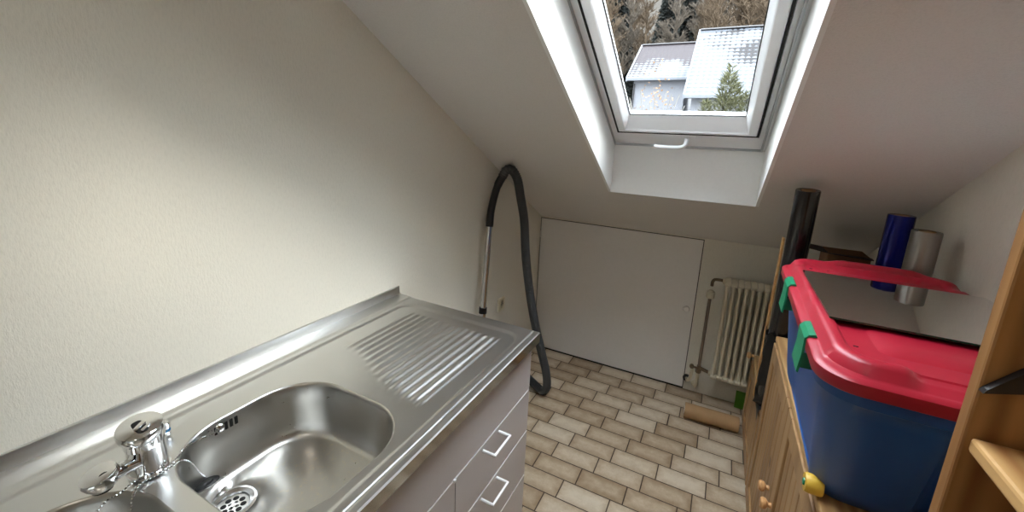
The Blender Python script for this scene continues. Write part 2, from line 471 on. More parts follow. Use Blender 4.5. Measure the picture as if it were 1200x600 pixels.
bowls = [((.351, .465), (.186, .170), (.10, .545, .2775, .66)), ((.351, .088), (.186, .172), (.10, .545, -.12, .2775))]
NB = 12
for (cx, cy), (hx, hy), (x0, x1, y0, y1) in bowls:
    inner = rr(cx, cy, hx, hy, .125, NB, H-.005)
    outer = []
    for p in inner:
        d = p-Vector((cx, cy, p.z)); t = min([((x1 if d.x > 0 else x0)-cx)/d.x if abs(d.x) > 1e-9 else 9e9, ((y1 if d.y > 0 else y0)-cy)/d.y if abs(d.y) > 1e-9 else 9e9])
        outer.append(Vector((cx, cy, p.z))+d*t)
    for (px, py) in ((x0, y0), (x0, y1), (x1, y0), (x1, y1)):   # snap the nearest points to the corners
        k = min(range(len(outer)), key=lambda i: (outer[i].x-px)**2+(outer[i].y-py)**2); outer[k] = Vector((px, py, H-.005))
    loops = [outer]
    for f in (.33, .66): loops.append([o.lerp(i, f) for o, i in zip(outer, inner)])
    loft(bm, loops+[inner])
# front and end faces
for p in ([(.600, y) for y in lin(YS, YE, 60)], [(x, YE) for x in lin(.600, .0005, 60)]):
    nx, ny = (1, 0) if p[0][0] == p[-1][0] else (0, 1)
    loft(bm, [[Vector((x, y, rim(x, y))) for x, y in p], [Vector((x+nx*.003, y+ny*.003, rim(x, y)-.0025)) for x, y in p]], False)
    edge_loops = [[Vector((x+nx*.003, y+ny*.003, rim(x, y)-.0026)) for x, y in p],
              [Vector((x+nx*.003, y+ny*.003, H-.034)) for x, y in p], [Vector((x-nx*.010, y-ny*.010, H-.036)) for x, y in p]]
    obj('folded_edge', (lambda b: (loft(b, edge_loops, False), b)[1])(B()), M['edge_steel'], sink, True)
obj('worktop', bm, M['steel'], sink, True, 50)
obj('backsplash', bx(.0005, .009, YS, YE, H-.03, H+.034, .002), M['steel'], sink, True)
drains = []
for q, ((cx, cy), (hx, hy), _) in enumerate(bowls):
    dx, dy = (.252, .388) if q == 0 else (.272, .05)
    bm = B(); loops = []
    prof = [(0, 0), (.0015, .0006), (.004, .004), (.006, .012), (.008, .06), (.010, .100), (.014, .118), (.019, .129), (.025, .135), (.031, .138)]
    for ins, dep in prof:
        loops.append(rr(cx, cy, hx-ins, hy-ins, max(.125-ins*.6, .05), NB, H-.005-dep))
    last = loops[-1]; n = len(last)
    circ = []
    for p in last:
        a = math.atan2(p.y-dy, p.x-dx); circ.append(Vector((dx+.046*math.cos(a), dy+.046*math.sin(a), H-.005-.146)))
    for f in (.35, .7): loops.append([a.lerp(b, f) for a, b in zip(last, circ)])
    loops.append(circ); loops.append([Vector((dx+(p.x-dx)*.9, dy+(p.y-dy)*.9, p.z-.005)) for p in circ])
    loft(bm, loops, True, False, True)
    bowl = obj('bowl', bm, M['bowl'], sink, True, 60)
    zb = H-.005-.1465
    bm = B(); lathe(bm, [(.043, 0), (.043, .003), (.038, .004), (.030, .0), (.028, -.006), (.001, -.008)], (dx, dy, zb), 'z', 40, False)
    dr = obj('drain', bm, M['chrome_worn'], bowl, True)
    bm = B()
    for i in range(8):
        a = i*pi/4; lathe(bm, [(.0058, 0), (.0058, .0035)], (dx+.018*math.cos(a), dy+.018*math.sin(a), zb-.0078), 'z', 12)
    for i in range(4):
        a = i*pi/2+.4; lathe(bm, [(.0038, 0), (.0038, .003)], (dx+.008*math.cos(a), dy+.008*math.sin(a), zb-.0075), 'z', 10)
    dh = obj('drain_holes', bm, M['dark'], bowl)
    bm = B(); lathe(bm, [(.006, 0), (.005, .003), (.001, .004)], (dx, dy, zb-.007), 'z', 16); obj('drain_screw', bm, M['chrome'], bowl, True)
# overflow grille on the back wall of the near-drainer bowl
bm = B()
for k in range(6): box(bm, .1695, .1732, .396+k*.0105, .402+k*.0105, .822, .840)
obj('overflow_slots', bm, M['dark'], sink)
bm = B(); lathe(bm, [(.001, .0), (.011, .0), (.009, .003), (.004, .006), (.001, .006)], (.1725, .418, .833), 'x', 20); obj('overflow_rosette', bm, M['chrome'], sink, True)
# plug and bead chains
bm = B(); lathe(bm, [(.020, 0), (.024, .003), (.024, .013), (.012, .016), (.006, .022), (.001, .023)], (.2, .36, .745), (Vector((1, 0, .3)).normalized(), Vector((0, 1, 0)), Vector((.6, .3, .7)).normalized()), 24)
obj('plug', bm, M['blackp'], sink, True)
def chain(pts):
    bm = B(); C = spline(pts, 14); acc = 0; last = C[0]
    step = .0052
    res = []
    for a, b in zip(C, C[1:]):
        L = (b-a).length
        while acc < L:
            res.append(a.lerp(b, acc/L)); acc += step
        acc -= L
    for p in res[:230]: bmesh.ops.create_icosphere(bm, subdivisions=1, radius=.0023, matrix=Matrix.Translation(p))
    return bm
zt = H-.002
obj('bead_chain', chain([(.180, .418, .834), (.182, .400, .836), (.190, .372, .846), (.206, .340, .8575), (.228, .312, .8585), (.236, .290, .859), (.232, .268, .859), (.222, .258, .859), (.233, .230, .859), (.234, .208, .857), (.236, .175, .82), (.24, .15, .79)]), M['chrome'], sink, True)
obj('bead_chain', chain([(.212, .362, .775), (.216, .352, .795), (.224, .336, .835), (.232, .318, .856), (.240, .300, .8585), (.239, .280, .859), (.236, .262, .859), (.245, .248, .859), (.262, .236, .857), (.272, .226, .83), (.28, .21, .79)]), M['chrome'], sink, True)
# pop-up waste control
bm = B(); lathe(bm, [(.0125, 0), (.0125, .006), (.0115, .007), (.0115, .013), (.0125, .014), (.0125, .023), (.010, .026), (.001, .0265)], (.128, .338, H-.001), 'z', 28)
cap = tag(obj('waste_control_knob', bm, M['chrome'], sink, True))
bm = B(); lathe(bm, [(.0122, .0075), (.0122, .0125)], (.128, .338, H-.001), 'z', 28, False); obj('blue_ring', bm, plain('blue_ring', rgb(20, 120, 170), .3), cap, True)

# mixer tap
tap = thing('mixer_tap', (.205, .283, H-.003), 'chrome single-lever mixer tap standing between the two sink bowls', 'tap')
bm = B(); lathe(bm, [(.031, 0), (.031, .004), (.0285, .006), (.0280, .012), (.0280, .058), (.0290, .062), (.0285, .066)], (.205, .283, H-.003), 'z', 40)
obj('tap_body', bm, M['chrome'], tap, True)
# faceted lever cap, tilted
ax = Vector((.16, -.10, 1)).normalized(); u = Vector((1, 0, -.16)).normalized(); w = ax.cross(u)
bm = B(); lathe(bm, [(.0275, .066), (.0280, .082), (.0325, .088), (.0335, .097), (.0320, .103), (.026, .107), (.001, .108)], (.203, .284, H-.003), (u, w, ax), 40)
lev = obj('lever', bm, M['chrome'], tap, True)
bm = B()
box(bm, -.030, -.012, -.0075, .0075, 0, .0045, .0015); box(bm, .004, .014, -.011, -.004, 0, .002, .0008)
orient(bm, bm.verts, Matrix.Translation(Vector((.203, .284, H-.003))+ax*.1065) @ Matrix((u, w, ax)).transposed().to_4x4() @ Matrix.Rotation(.9, 4, 'Z'))
# recessed grip pressed into the cap
bm2 = B(); L3 = [[Vector((.203, .284, H-.003))+ax*h+u*(px*s)+w*(py*s) for px, py in [(abs(math.cos(a))**.6*math.copysign(.017, math.cos(a))+.008, abs(math.sin(a))**.6*math.copysign(.0085, math.sin(a))-.002) for a in [2*pi*i/28 for i in range(28)]]] for s, h in ((1, .1078), (.8, .1085), (.6, .1083))]
loft(bm2, L3, True, False, True); obj('lever_grip', bm2, M['gasket'], lev, True)
bm3 = B(); box(bm3, -.004, .004, -.0095, .0095, 0, .004, .0015); box(bm3, .008, .013, -.0085, .0085, 0, .003, .001)
orient(bm3, bm3.verts, Matrix.Translation(Vector((.203, .284, H-.003))+ax*.1075+u*.008-w*.002) @ Matrix((u, w, ax)).transposed().to_4x4() @ Matrix.Rotation(.5, 4, 'Z'))
obj('lever_bar', bm3, M['chrome'], lev, True)
bm.free()
# spout: short flat arm ending in a round nose
bm = B(); P = [Vector((.205, .283, H+.020)), Vector((.213, .262, H+.028)), Vector((.222, .240, H+.038)), Vector((.228, .220, H+.044))]
L4 = []
for i, p in enumerate(P):
    d = (P[min(i+1, 3)]-P[max(i-1, 0)]).normalized(); sd = d.cross(Vector((0, 0, 1))).normalized(); up = sd.cross(d)
    wd, hh = [(.017, .012), (.016, .010), (.019, .010), (.024, .011)][i]
    L4.append([p+sd*wd*math.cos(2*pi*k/20)+up*hh*math.sin(2*pi*k/20) for k in range(20)])
loft(bm, L4, True, True, True)
lathe(bm, [(.019, -.016), (.0225, -.008), (.0255, .004), (.0235, .010), (.014, .0135), (.001, .0145)], (.229, .213, H+.046), (Vector((1, 0, 0)), Vector((0, 1, .25)).normalized(), Vector((.1, -.25, 1)).normalized()), 32)
sp = obj('spout', bm, M['chrome'], tap, True)
bm = B(); lathe(bm, [(.0135, 0), (.0135, -.008), (.011, -.009)], (.229, .213, H+.032), 'z', 24); obj('aerator', bm, M['gasket'], sp, True)
o1, o2 = Vector((.245, .214, H+.0535)), Vector((.95, -.15, .55)).normalized()
q1 = o2.orthogonal().normalized(); q2 = o2.cross(q1)
bm = B(); lathe(bm, [(.0085, -.004), (.0085, .0015), (.007, .002)], o1, (q1, q2, o2), 20); obj('spout_inset', bm, M['gasket'], sp, True)  # black disc stands in for the dark reflection in the spout's indent

# base cabinet
FX = .582
cab = thing('sink_base_cabinet', (.3, .4, 0), 'grey laminate base cabinet with two handled drawers in view under the steel sink top', 'cabinet')
bm = B(); zt0 = .8205
box(bm, .004, FX-.018, YE-.027, YE-.010, .0, zt0); box(bm, .004, FX-.018, YS, YS+.017, 0, zt0)
box(bm, .004, .014, YS, YE-.01, .0, zt0); box(bm, .004, FX-.018, YS, YE-.01, .10, .118); box(bm, .004, FX-.018, .709, .725, .118, .64)
box(bm, FX-.036, FX-.018, YS, YE-.01, zt0-.05, zt0)
obj('carcass', bm, M['laminate'], cab)
obj('plinth', bx(FX-.07, FX-.055, YS, YE-.012, 0, .099), M['plinth'], cab)
def front(name, y0, y1, z0, z1):
    o = obj(name, bx(FX-.0175, FX, y0+.0015, y1-.0015, z0+.0025, z1-.0025, .001), M['laminate'], cab)
    obj('edge_band', bx(FX-.017, FX+.0003, y0+.0015, y1-.0015, z1-.0035, z1-.0018), M['edge'], o)
    return o
front('front_panel', YS, YE-.010, .652, .8195)
dz = [(.492, .652), (.312, .492), (.105, .312)]
for z0, z1 in dz:
    d = front('drawer', .717, YE-.010, z0, z1)
    zb = z1-.020; bm = B(); ya_, yb_ = .848, .936
    tube(bm, [(FX-.001, ya_, zb), (FX+.034, ya_, zb), (FX+.038, ya_+.004, zb)], .0042, 10); tube(bm, [(FX-.001, yb_, zb), (FX+.034, yb_, zb), (FX+.038, yb_-.004, zb)], .0042, 10)
    box(bm, FX+.0345, FX+.0415, ya_-.003, yb_+.003, zb-.004, zb+.004, .0025)
    obj('drawer_handle', bm, M['handle'], d, True)
for y0, y1 in ((.15, .717), (YS, .15)):
    d = front('cabinet_door', y0, y1, .105, .652)
    obj('door_catch', bx(FX, FX+.006, y1-.012, y1-.004, .648, .656, .001), M['edge'], d)

# ------------------------------------------------------------------ vacuum cleaner wand and hose
vac = thing('vacuum_cleaner_hose', (.055, 1.68, 0), 'black vacuum hose on a chrome wand leaning in the left corner beside the hatch', 'vacuum hose')
def lerpP(a, b, t): return Vector(a).lerp(Vector(b), t)
w0, w1 = Vector((.062, 1.655, .03)), Vector((.045, 1.775, 1.06))
bm = B(); tube(bm, [w0, lerpP(w0, w1, .55)], .0175, 24); tube(bm, [lerpP(w0, w1, .55), w1], .0155, 24)
wand = obj('wand', bm, M['chrome_worn'], vac, True)
bm = B(); tube(bm, [lerpP(w0, w1, .53), lerpP(w0, w1, .56)], .0205, 24); obj('wand_collar', bm, M['blackp'], wand, True)
bm = B(); box(bm, w0.x-.045, w0.x+.055, w0.y-.13, w0.y+.03, .0, .035, .012, 3); tube(bm, [w0+Vector((0, 0, -.005)), w0+Vector((0, .01, .07))], .021, 18); obj('floor_nozzle', bm, M['blackp'], vac, True)
bm = B(); g = spline([w1+Vector((0, -.004, -.035)), w1+Vector((-.001, .006, .03)), (.048, 1.80, 1.165), (.062, 1.815, 1.235), (.085, 1.826, 1.285)], 6)
tube(bm, g, [.020]*6+[.019]*12+[.021]*6+[.023], 18); obj('hose_handle', bm, M['blackp'], vac, True)
bm = B()
hp = spline([(.080, 1.824, 1.277), (.098, 1.830, 1.309), (.122, 1.845, 1.311), (.145, 1.865, 1.262), (.158, 1.885, 1.17), (.175, 1.905, 1.05), (.188, 1.915, .88), (.210, 1.93, .70), (.245, 1.95, .50), (.285, 1.975, .32), (.318, 1.995, .18), (.326, 2.005, .085), (.300, 2.015, .038), (.262, 2.04, .030), (.20, 2.08, .029), (.13, 2.12, .028), (.08, 2.08, .028), (.055, 1.98, .028)], 10)
# corrugation
dense = []
for a, b in zip(hp, hp[1:]):
    n = max(1, int((b-a).length/.0022))
    for i in range(n): dense.append(a.lerp(b, i/n))
dense = dense[::1]
tube(bm, dense, [.0225+.0016*math.cos(i*2*pi/4) for i in range(len(dense))], 14)
obj('hose', bm, M['hose'], vac, True, 80)

# wall socket
sock = thing('wall_socket', (0, 2.008, .512), 'small cream socket plate on the left wall behind the hose', 'socket')
bm = B(); box(bm, .0005, .010, 1.968, 2.048, .472, .552, .004); obj('socket_plate', bm, M['socket'], sock, True)
bm = B(); lathe(bm, [(.026, .0095), (.026, .0105), (.021, .0110), (.020, .0100)], (0, 2.008, .512), 'x', 28, True)
insert = obj('socket_insert', bm, M['socket'], sock, True)
bm = B()
for s in (-1, 1): lathe(bm, [(.003, .0110), (.003, .0117)], (0, 2.008+s*.0095, .512), 'x', 12)
obj('pin_holes', bm, M['dark'], insert)

# ------------------------------------------------------------------ radiator
rad = thing('radiator', (1.27, 2.46, .15), 'cream ribbed column radiator mounted on the far wall right of the hatch', 'radiator')
sec0 = None
nsec = 9; x0r = 1.150; pit = .0305
for i in range(nsec):
    if i == 0:
        bm = B(); xc = x0r+pit/2
        for yy in (2.418, 2.470):     # front and rear column of one section
            lo = []
            for zz, rx, ry in ((.205, .0115, .016), (.235, .0115, .017), (.26, .0092, .0165), (.70, .0092, .0165), (.725, .0115, .017), (.755, .0115, .016)):
                lo.append([Vector((xc+rx*math.cos(2*pi*k/14), yy+ry*math.sin(2*pi*k/14), zz)) for k in range(14)])
            loft(bm, lo, True, True, True)
        for zc_ in (.20, .755):         # headers
            lo = []
            for t, ry, rz in ((-.0150, .036, .015), (-.0135, .043, .022), (.0, .046, .025), (.0135, .043, .022), (.0150, .036, .015)):
                lo.append([Vector((xc+t, 2.444+ry*math.cos(2*pi*k/24), zc_+rz*math.sin(2*pi*k/24))) for k in range(24)])
            loft(bm, lo, True, True, True)
        sec0 = obj('radiator_section', bm, M['radiator'], rad, True, 60)
    else:
        c = sec0.copy(); COL.objects.link(c); c.location.x += i*pit
for z in (.20, .755): obj('union_nut', lathe(B(), [(.012, 0), (.016, .004), (.016, .012)], (x0r-.012, 2.444, z), 'x', 18), M['radiator'], rad, True)
for z in (.26, .70): obj('wall_bracket', bx(1.235, 1.26, 2.48, YK-.001, z-.01, z+.01, .002), M['radiator'], rad, True)
pipes = thing('heating_pipe', (1.09, 2.48, 0), 'upright brown heating pipe with valves at the left side of the radiator', 'pipe')
bm = B(); tube(bm, spline([(x0r-.008, 2.446, .757), (1.125, 2.450, .757), (1.100, 2.458, .752), (1.090, 2.466, .735), (1.089, 2.470, .71)], 6), .0085, 14)
obj('elbow', bm, M['brass'], pipes, True)
bm = B(); lathe(bm, [(.012, .0), (.020, .003), (.022, .010), (.021, .040), (.016, .046), (.011, .050)], (1.089, 2.470, .635), 'z', 8)
obj('valve_head', bm, M['socket'], pipes, True, 20)
bm = B(); tube(bm, [(1.089, 2.472, .64), (1.088, 2.475, .42), (1.087, 2.475, .20)], .0085, 14); obj('riser', bm, M['pipe'], pipes, True)
bm = B(); lathe(bm, [(.010, 0), (.016, .004), (.016, .022), (.011, .026), (.011, .05)], (1.087, 2.475, .165), 'z', 6)
tube(bm, [(1.087, 2.475, .20), (1.115, 2.462, .20), (x0r-.006, 2.448, .20)], .010, 12)
tube(bm, [(1.088, 2.455, .205), (1.05, 2.44, .215)], .006, 8); lathe(bm, [(.006, -.012), (.014, -.006), (.014, .006), (.006, .012)], (1.050, 2.44, .215), 'x', 10)
obj('lower_valve', bm, M['brass'], pipes, True, 30)
bm = B(); tube(bm, spline([(1.087, 2.475, .17), (1.086, 2.478, .13), (1.083, 2.482, .09), (1.080, 2.50, .062), (1.078, YK-.004, .055)], 5), .010, 12)
obj('return_bend', bm, M['radiator'], pipes, True)
bm = B(); tube(bm, spline([(1.055, 2.450, .20), (1.052, 2.46, .15), (1.045, 2.475, .11), (1.035, 2.505, .085), (1.030, YK-.004, .08)], 5), .009, 12)
obj('supply_bend', bm, M['radiator'], pipes, True)
bm = B(); lathe(bm, [(.0095, 0), (.022, 0), (.022, -.008), (.012, -.012), (.0095, -.012)], (1.030, YK-.001, .08), 'y', 20); obj('black_collar', bm, M['blackp'], pipes, True)
bm = B(); lathe(bm, [(.0095, 0), (.020, 0), (.020, -.006), (.012, -.010), (.0095, -.010)], (1.078, YK-.001, .055), 'y', 20); obj('pipe_collar', bm, M['radiator'], pipes, True)

# ------------------------------------------------------------------ floor things beside the radiator
roll = thing('paper_roll', (1.19, 2.27, 0), 'brown kraft paper roll lying on the floor in front of the radiator', 'paper roll')
bm = B(); ax_ = Vector((1, .03, 0)).normalized(); U_ = Vector((0, 0, 1)); V_ = ax_.cross(U_)
lathe(bm, [(.020, 0), (.039, 0), (.040, .004), (.040, .262), (.039, .266), (.020, .266)], (1.048, 2.262, .041), (U_, V_, ax_), 36, False); obj('wrapped_paper', bm, M['roll'], roll, True)
bm = B(); lathe(bm, [(.016, .002), (.0205, -.002), (.0205, .268), (.016, .264)], (1.048, 2.262, .041), (U_, V_, ax_), 28, False); obj('core', bm, M['paper'], roll, True)
bm = B(); lo = []
for k, (y, z) in enumerate(((2.500, .0), (2.502, .03), (2.508, .06), (2.518, .085), (2.522, .09))):
    lo.append([Vector((1.300, y, z)), Vector((1.348, y, z)), Vector((1.348, y+.012, z)), Vector((1.300, y+.012, z))])
loft(bm, lo, True, True, True)
tag(obj('dustpan', bm, M['lime']), 'small bright green plastic strip standing on the floor against the far wall under the radiator', 'strip')  # small green strip of unknown use

# ------------------------------------------------------------------ pine cabinets
def pine_cabinet(y0, y1, top, label, doors):
    c = thing('pine_cabinet', ((1.335+1.70)/2, (y0+y1)/2, 0), label, 'cabinet')
    x0, x1 = 1.343, 1.715
    bm = B(); box(bm, x0+.002, x1, y0+.006, y0+.024, .0, top-.022); box(bm, x0+.002, x1, y1-.024, y1-.006, .0, top-.022)
    box(bm, x1-.012, x1-.002, y0+.024, y1-.024, .06, top-.022); box(bm, x0+.004, x1-.012, y0+.024, y1-.024, .06, .078)
    obj('carcass', bm, M['pine_dark'], c)
    obj('cabinet_top', bx(x0-.012, x1, y0, y1, top-.022, top, .004), M['pine_top'], c)
    obj('base_rail', bx(x0, x0+.016, y0+.024, y1-.024, .0, .058, .002), M['pine'], c)
    yy = y0+.005; wdt = (y1-y0-.010)/doors
    for i in range(doors):
        a, b = yy+i*wdt+.0015, yy+(i+1)*wdt-.0015
        z0, z1 = .062, top-.026
        # frame and panel door
        bm = B(); fx = x0-.016
        box(bm, fx, x0-.001, a, a+.055, z0, z1, .003); box(bm, fx, x0-.001, b-.055, b, z0, z1, .003)
        box(bm, fx, x0-.001, a+.0552, b-.0552, z1-.06, z1, .003); box(bm, fx, x0-.001, a+.0552, b-.0552, z0, z0+.06, .003)
        d = obj('cabinet_door', bm, M['pine'], c)
        bm = B(); n = max(3, int((b-a-.11)/.045)); st = (b-a-.11)/n
        for k in range(n):
            box(bm, fx+.006, x0-.004, a+.055+k*st+.001, a+.055+(k+1)*st-.001, z0+.06, z1-.06, .004)
        obj('door_panel', bm, M['pine'], d)
        ky = b-.035 if i % 2 == 0 else a+.035
        bm = B(); lathe(bm, [(.008, 0), (.007, -.008), (.015, -.014), (.017, -.022), (.013, -.029), (.001, -.031)], (fx, ky, .43), 'x', 22)
        obj('door_knob', bm, M['knob'], d, True)
    return c
pine_cabinet(.865, 1.795, .768, 'pine cabinet with two knobbed doors under the blue storage box', 2)
pine_cabinet(1.805, 2.345, .42, 'lower pine cabinet beside the radiator with a torn black bag lying on it', 1)

# torn black plastic bag slumped round the foot of the black roll
bm = B(); random.seed(11); NS = 36; lo = []
for j, (z, rx, ry, cx, cy) in enumerate(((.4215, .075, .170, 1.402, 1.985), (.45, .084, .178, 1.402, 1.985), (.49, .080, .165, 1.400, 1.975), (.53, .070, .145, 1.392, 1.960), (.58, .062, .120, 1.385, 1.945), (.63, .056, .096, 1.377, 1.925), (.68, .050, .070, 1.366, 1.895), (.73, .046, .056, 1.356, 1.868), (.755, .050, .062, 1.352, 1.858))):
    lp_ = []
    for k in range(NS):
        a = 2*pi*k/NS; q = 1+(.10*math.sin(3*a+j*.9)+.07*math.sin(7*a-j*1.7)+random.uniform(-.05, .05))*(1 if 0 < j else .5)
        zz = z+(random.uniform(-.012, .012)+.012*math.sin(5*a) if j > 6 else 0)
        x = cx+rx*q*math.cos(a); y = cy+ry*q*math.sin(a)
        # keep clear of the roll it wraps
        t = (zz-.4205)/.9175; ax0, ay0 = 1.352-.013*t, 1.876-.094*t; d = math.hypot(x-ax0, y-ay0)
        if d < .0470: x, y = ax0+(x-ax0)/d*.0470, ay0+(y-ay0)/d*.0470
        lp_.append(Vector((x, max(y, 1.800), max(zz, .4215))))
    lo.append(lp_)
loft(bm, lo)
# a torn corner hanging over the cabinet front
tp = [(1.325, 1.815, .4265), (1.324, 1.88, .4265), (1.324, 1.96, .4265), (1.324, 2.04, .4265)]
dn = [(1.3215, 1.812, .372), (1.3215, 1.86, .40), (1.321, 1.94, .392), (1.3215, 2.03, .412)]
bk = [(1.36, 1.815, .4275), (1.36, 1.88, .43), (1.36, 1.96, .43), (1.36, 2.04, .4275)]
loft(bm, [[Vector(p) for p in r] for r in (bk, tp, dn)], False)
bag = obj('plastic_bag', bm, M['bag'], None, True, 80)
tag(bag, 'torn black plastic bag slumped on the far pine cabinet beside the tall black roll', 'bag')

# tall black film roll and thin lath
def big_roll(name, x, y, z0, z1, r, mat, label, lean=(0, 0), group=None):
    t = thing(name, (x, y, z0), label, 'roll', group)
    d = Vector((lean[0], lean[1], z1-z0)); L = d.length; d.normalize(); u = Vector((1, 0, 0)); u = (u-d*u.dot(d)).normalized(); w = d.cross(u)
    bm = B(); lathe(bm, [(r*.55, .002), (r-.001, 0), (r, .003), (r, L-.003), (r-.001, L), (r*.55, L-.002)], (x, y, z0), (u, w, d), 48, False)
    obj('wound_film', bm, mat, t, True)
    bm = B(); lathe(bm, [(r*.50, .001), (r*.56, 0), (r*.56, L+.001), (r*.50, L), (r*.50, .001)], (x, y, z0), (u, w, d), 32, False)
    obj('core', bm, M['core'], t, True)
    return t
big_roll('film_roll', 1.352, 1.876, .4265, 1.338, .038, M['film'], 'tall glossy black roll standing upright left of the red-lidded box', (-.013, -.094))
big_roll('foil_roll', 1.632, 1.868, .4205, 1.272, .038, M['blue_foil'], 'shiny dark blue roll standing behind the storage box')
big_roll('foil_roll', 1.640, 1.672, .769, 1.252, .036, M['silver'], 'silver grey roll standing behind the box, right of the blue roll')
bm = B(); box(bm, 1.309, 1.317, 1.925, 1.955, .4205, 1.128, .001)
lath = tag(obj('wooden_lath', bm, M['pine_board']), 'thin pale wooden lath standing upright just left of the tall black roll', 'lath')
# open carton at the back
car = thing('carton', (1.565, 2.145, .421), 'brown cardboard carton with a dark flap behind the box, left of the blue roll', 'box')
bm = B(); L5 = [rr(1.565, 2.145, .072, .070, .004, 2, z) for z in (.421, 1.062)]
loft(bm, L5, True, True, False); loft(bm, [rr(1.565, 2.145, .069, .067, .004, 2, z) for z in (1.062, .98)], True); obj('carton_body', bm, M['card'], car)
bm = B()
for (p, q, r_, s_) in (((1.493, 2.075, 1.062), (1.637, 2.075, 1.062), (1.63, 2.02, 1.066), (1.50, 2.015, 1.072)), ((1.493, 2.075, 1.062), (1.493, 2.20, 1.062), (1.435, 2.19, 1.070), (1.425, 2.09, 1.070))):
    a = [bm.verts.new(Vector(v)) for v in (p, q, r_, s_)]; b = [bm.verts.new(Vector(v)+Vector((0, 0, .003))) for v in (p, q, r_, s_)]
    for i in range(4): bm.faces.new((a[i], a[(i+1) % 4], b[(i+1) % 4], b[i]))
    bm.faces.new(a[::-1]); bm.faces.new(b)
obj('carton_flap', bm, M['card_dark'], car)

# ------------------------------------------------------------------ storage box with red lid
ZB = .790          # underside of the tub (it stands on its wheels and feet)
bxc, byc = 1.487, 1.222
sb = thing('storage_box', (bxc, byc, .768), 'large blue plastic storage box with red lid and green clips on the near pine cabinet', 'storage box')
hx, hy = .216, .398
bm = B()
def tubloop(ix, iy, z, r=.075, dent=0):
    L = rr(bxc, byc, hx-ix, hy-iy, r, 10, z)
    # subdivide straight edges so the near end can carry its recess
    out = []
    for i, p in enumerate(L):
        q = L[(i+1) % len(L)]; out.append(p)
        if (q-p).length > .08:
            for k in range(1, 12): out.append(p.lerp(q, k/12))
    for p in out:
        e = sm((1-abs((p.x-(bxc+.08))/.10))*3) if p.y < byc-hy+iy+.002 else 0
        p.y += dent*e
        e2 = sm((1-abs((p.y-(byc-.02))/.22))*4) if p.x < bxc-hx+ix+.002 else 0
        p.x += dent*.35*e2
    return out
lo = [tubloop(.062, .135, .769, .05, .0), tubloop(.058, .130, .773, .05, .02), tubloop(.052, .120, ZB, .055, .03), tubloop(.048, .100, ZB+.03, .06, .035), tubloop(.028, .045, 1.01, .065, .025), tubloop(.024, .034, 1.038, .065, .0),
      tubloop(.012, .022, 1.045, .07), tubloop(.010, .018, 1.082, .07), tubloop(.018, .026, 1.084, .07)]
loft(bm, lo, True, True, True)
obj('tub', bm, M['blue'], sb, True, 40)
# lid
bm = B()
def ridge(p):  # upstanding wavy border of the lid top
    return 0
def lidloop(i, z, r=.065, wob=0):
    L = rr(bxc, byc, hx-i, hy-i, max(r-i*.6, .02), 10, z); out = []
    for k, p in enumerate(L):
        q = L[(k+1) % len(L)]; out.append(p.copy())
        if (q-p).length > .05:
            n = 24
            for j in range(1, n): out.append(p.lerp(q, j/n))
    for p in out:
        if p.y < byc-hy+.13:     # moulded hand grips at the near end
            g_ = sm((1-abs((p.x-(bxc+.02))/.12))*4); p.z -= 1.5*wob*g_
            p.y += .9*wob*g_
        if p.y > byc+hy-.10 and i > .015: p.z += .010*sm((p.y-(byc+hy-.10))/.03)*sm((.06-i)/.004)
        if p.y > byc+hy-.13:
            g_ = sm((1-abs((p.x-(bxc+.02))/.13))*2.5); p.z += -wob*.5+wob*.9*g_
        if abs(p.y-byc) < hy-.13:
            g_ = sm((1-abs((abs(p.y-byc)-.05)/.04))*2); p.z -= wob*.35*g_*(1 if p.x < bxc else .5)
    return out
lo = [lidloop(.012, 1.079, .075), lidloop(.0, 1.075), lidloop(-.002, 1.078), lidloop(-.002, 1.098), lidloop(.002, 1.102), lidloop(.012, 1.103), lidloop(.017, 1.106, .075, .002), lidloop(.024, 1.122, .075, .008), lidloop(.030, 1.128, .075, .012),
      lidloop(.044, 1.130, .075, .012), lidloop(.050, 1.127, .075, .008), lidloop(.056, 1.118, .075, .002), lidloop(.10, 1.118, .075, .0), lidloop(.104, 1.1185), lidloop(.108, 1.1215), lidloop(.16, 1.1215)]
loft(bm, lo, True, False, True)
lid = obj('box_lid', bm, M['red'], sb, True, 40)
bm = B()
bm.free()
for yv in (.938, 1.515):
    for k in range(6): obj('vent_slot', bx(1.335+k*.045, 1.343+k*.045, yv, yv+.003, 1.1175, 1.1190), M['dark'], lid)
for yc_ in (1.015, 1.375):
    bm = B(); x_ = bxc-hx
    prof = [(x_+.016, 1.1045), (x_+.012, 1.110), (x_+.001, 1.107), (x_-.006, 1.098), (x_-.006, 1.060), (x_-.009, 1.022), (x_-.005, 1.020), (x_-.001, 1.060), (x_-.0025, 1.098), (x_+.003, 1.1035)]
    a = [[Vector((x, yc_+s*w_*(1-.35*sm((1.03-z)/.03)*0), z)) for x, z in prof] for s, w_ in ((-1, .040), (-1, .038), (1, .038), (1, .040))]
    loft(bm, [a[0], a[3]], True, True, True)
    c_ = obj('green_clip', bm, M['green'], sb); tag(c_, 'green clip latch')
    obj('clip_web', bx(x_-.004, x_+.022, yc_-.025, yc_-.022, 1.026, 1.060), M['green'], c_)
for sy in (-1,):
    for sx in (-1, 1):
        yy = .956; xx = bxc+sx*.158
        bm = B(); lathe(bm, [(.012, -.016), (.018, -.016), (.0200, -.012), (.0200, .012), (.018, .016), (.012, .016)], (xx, yy, .7885), 'x', 28, True)
        wh = obj('wheel', bm, M['yellow'], sb, True); 
        bm = B(); lathe(bm, [(.007, -.0185), (.008, -.0155), (.008, .0155), (.007, .0185)], (xx, yy, .7885), 'x', 16, True)
        obj('wheel_hub', bm, M['green'], wh, True)

sb.rotation_euler.z = -math.radians(1.2)
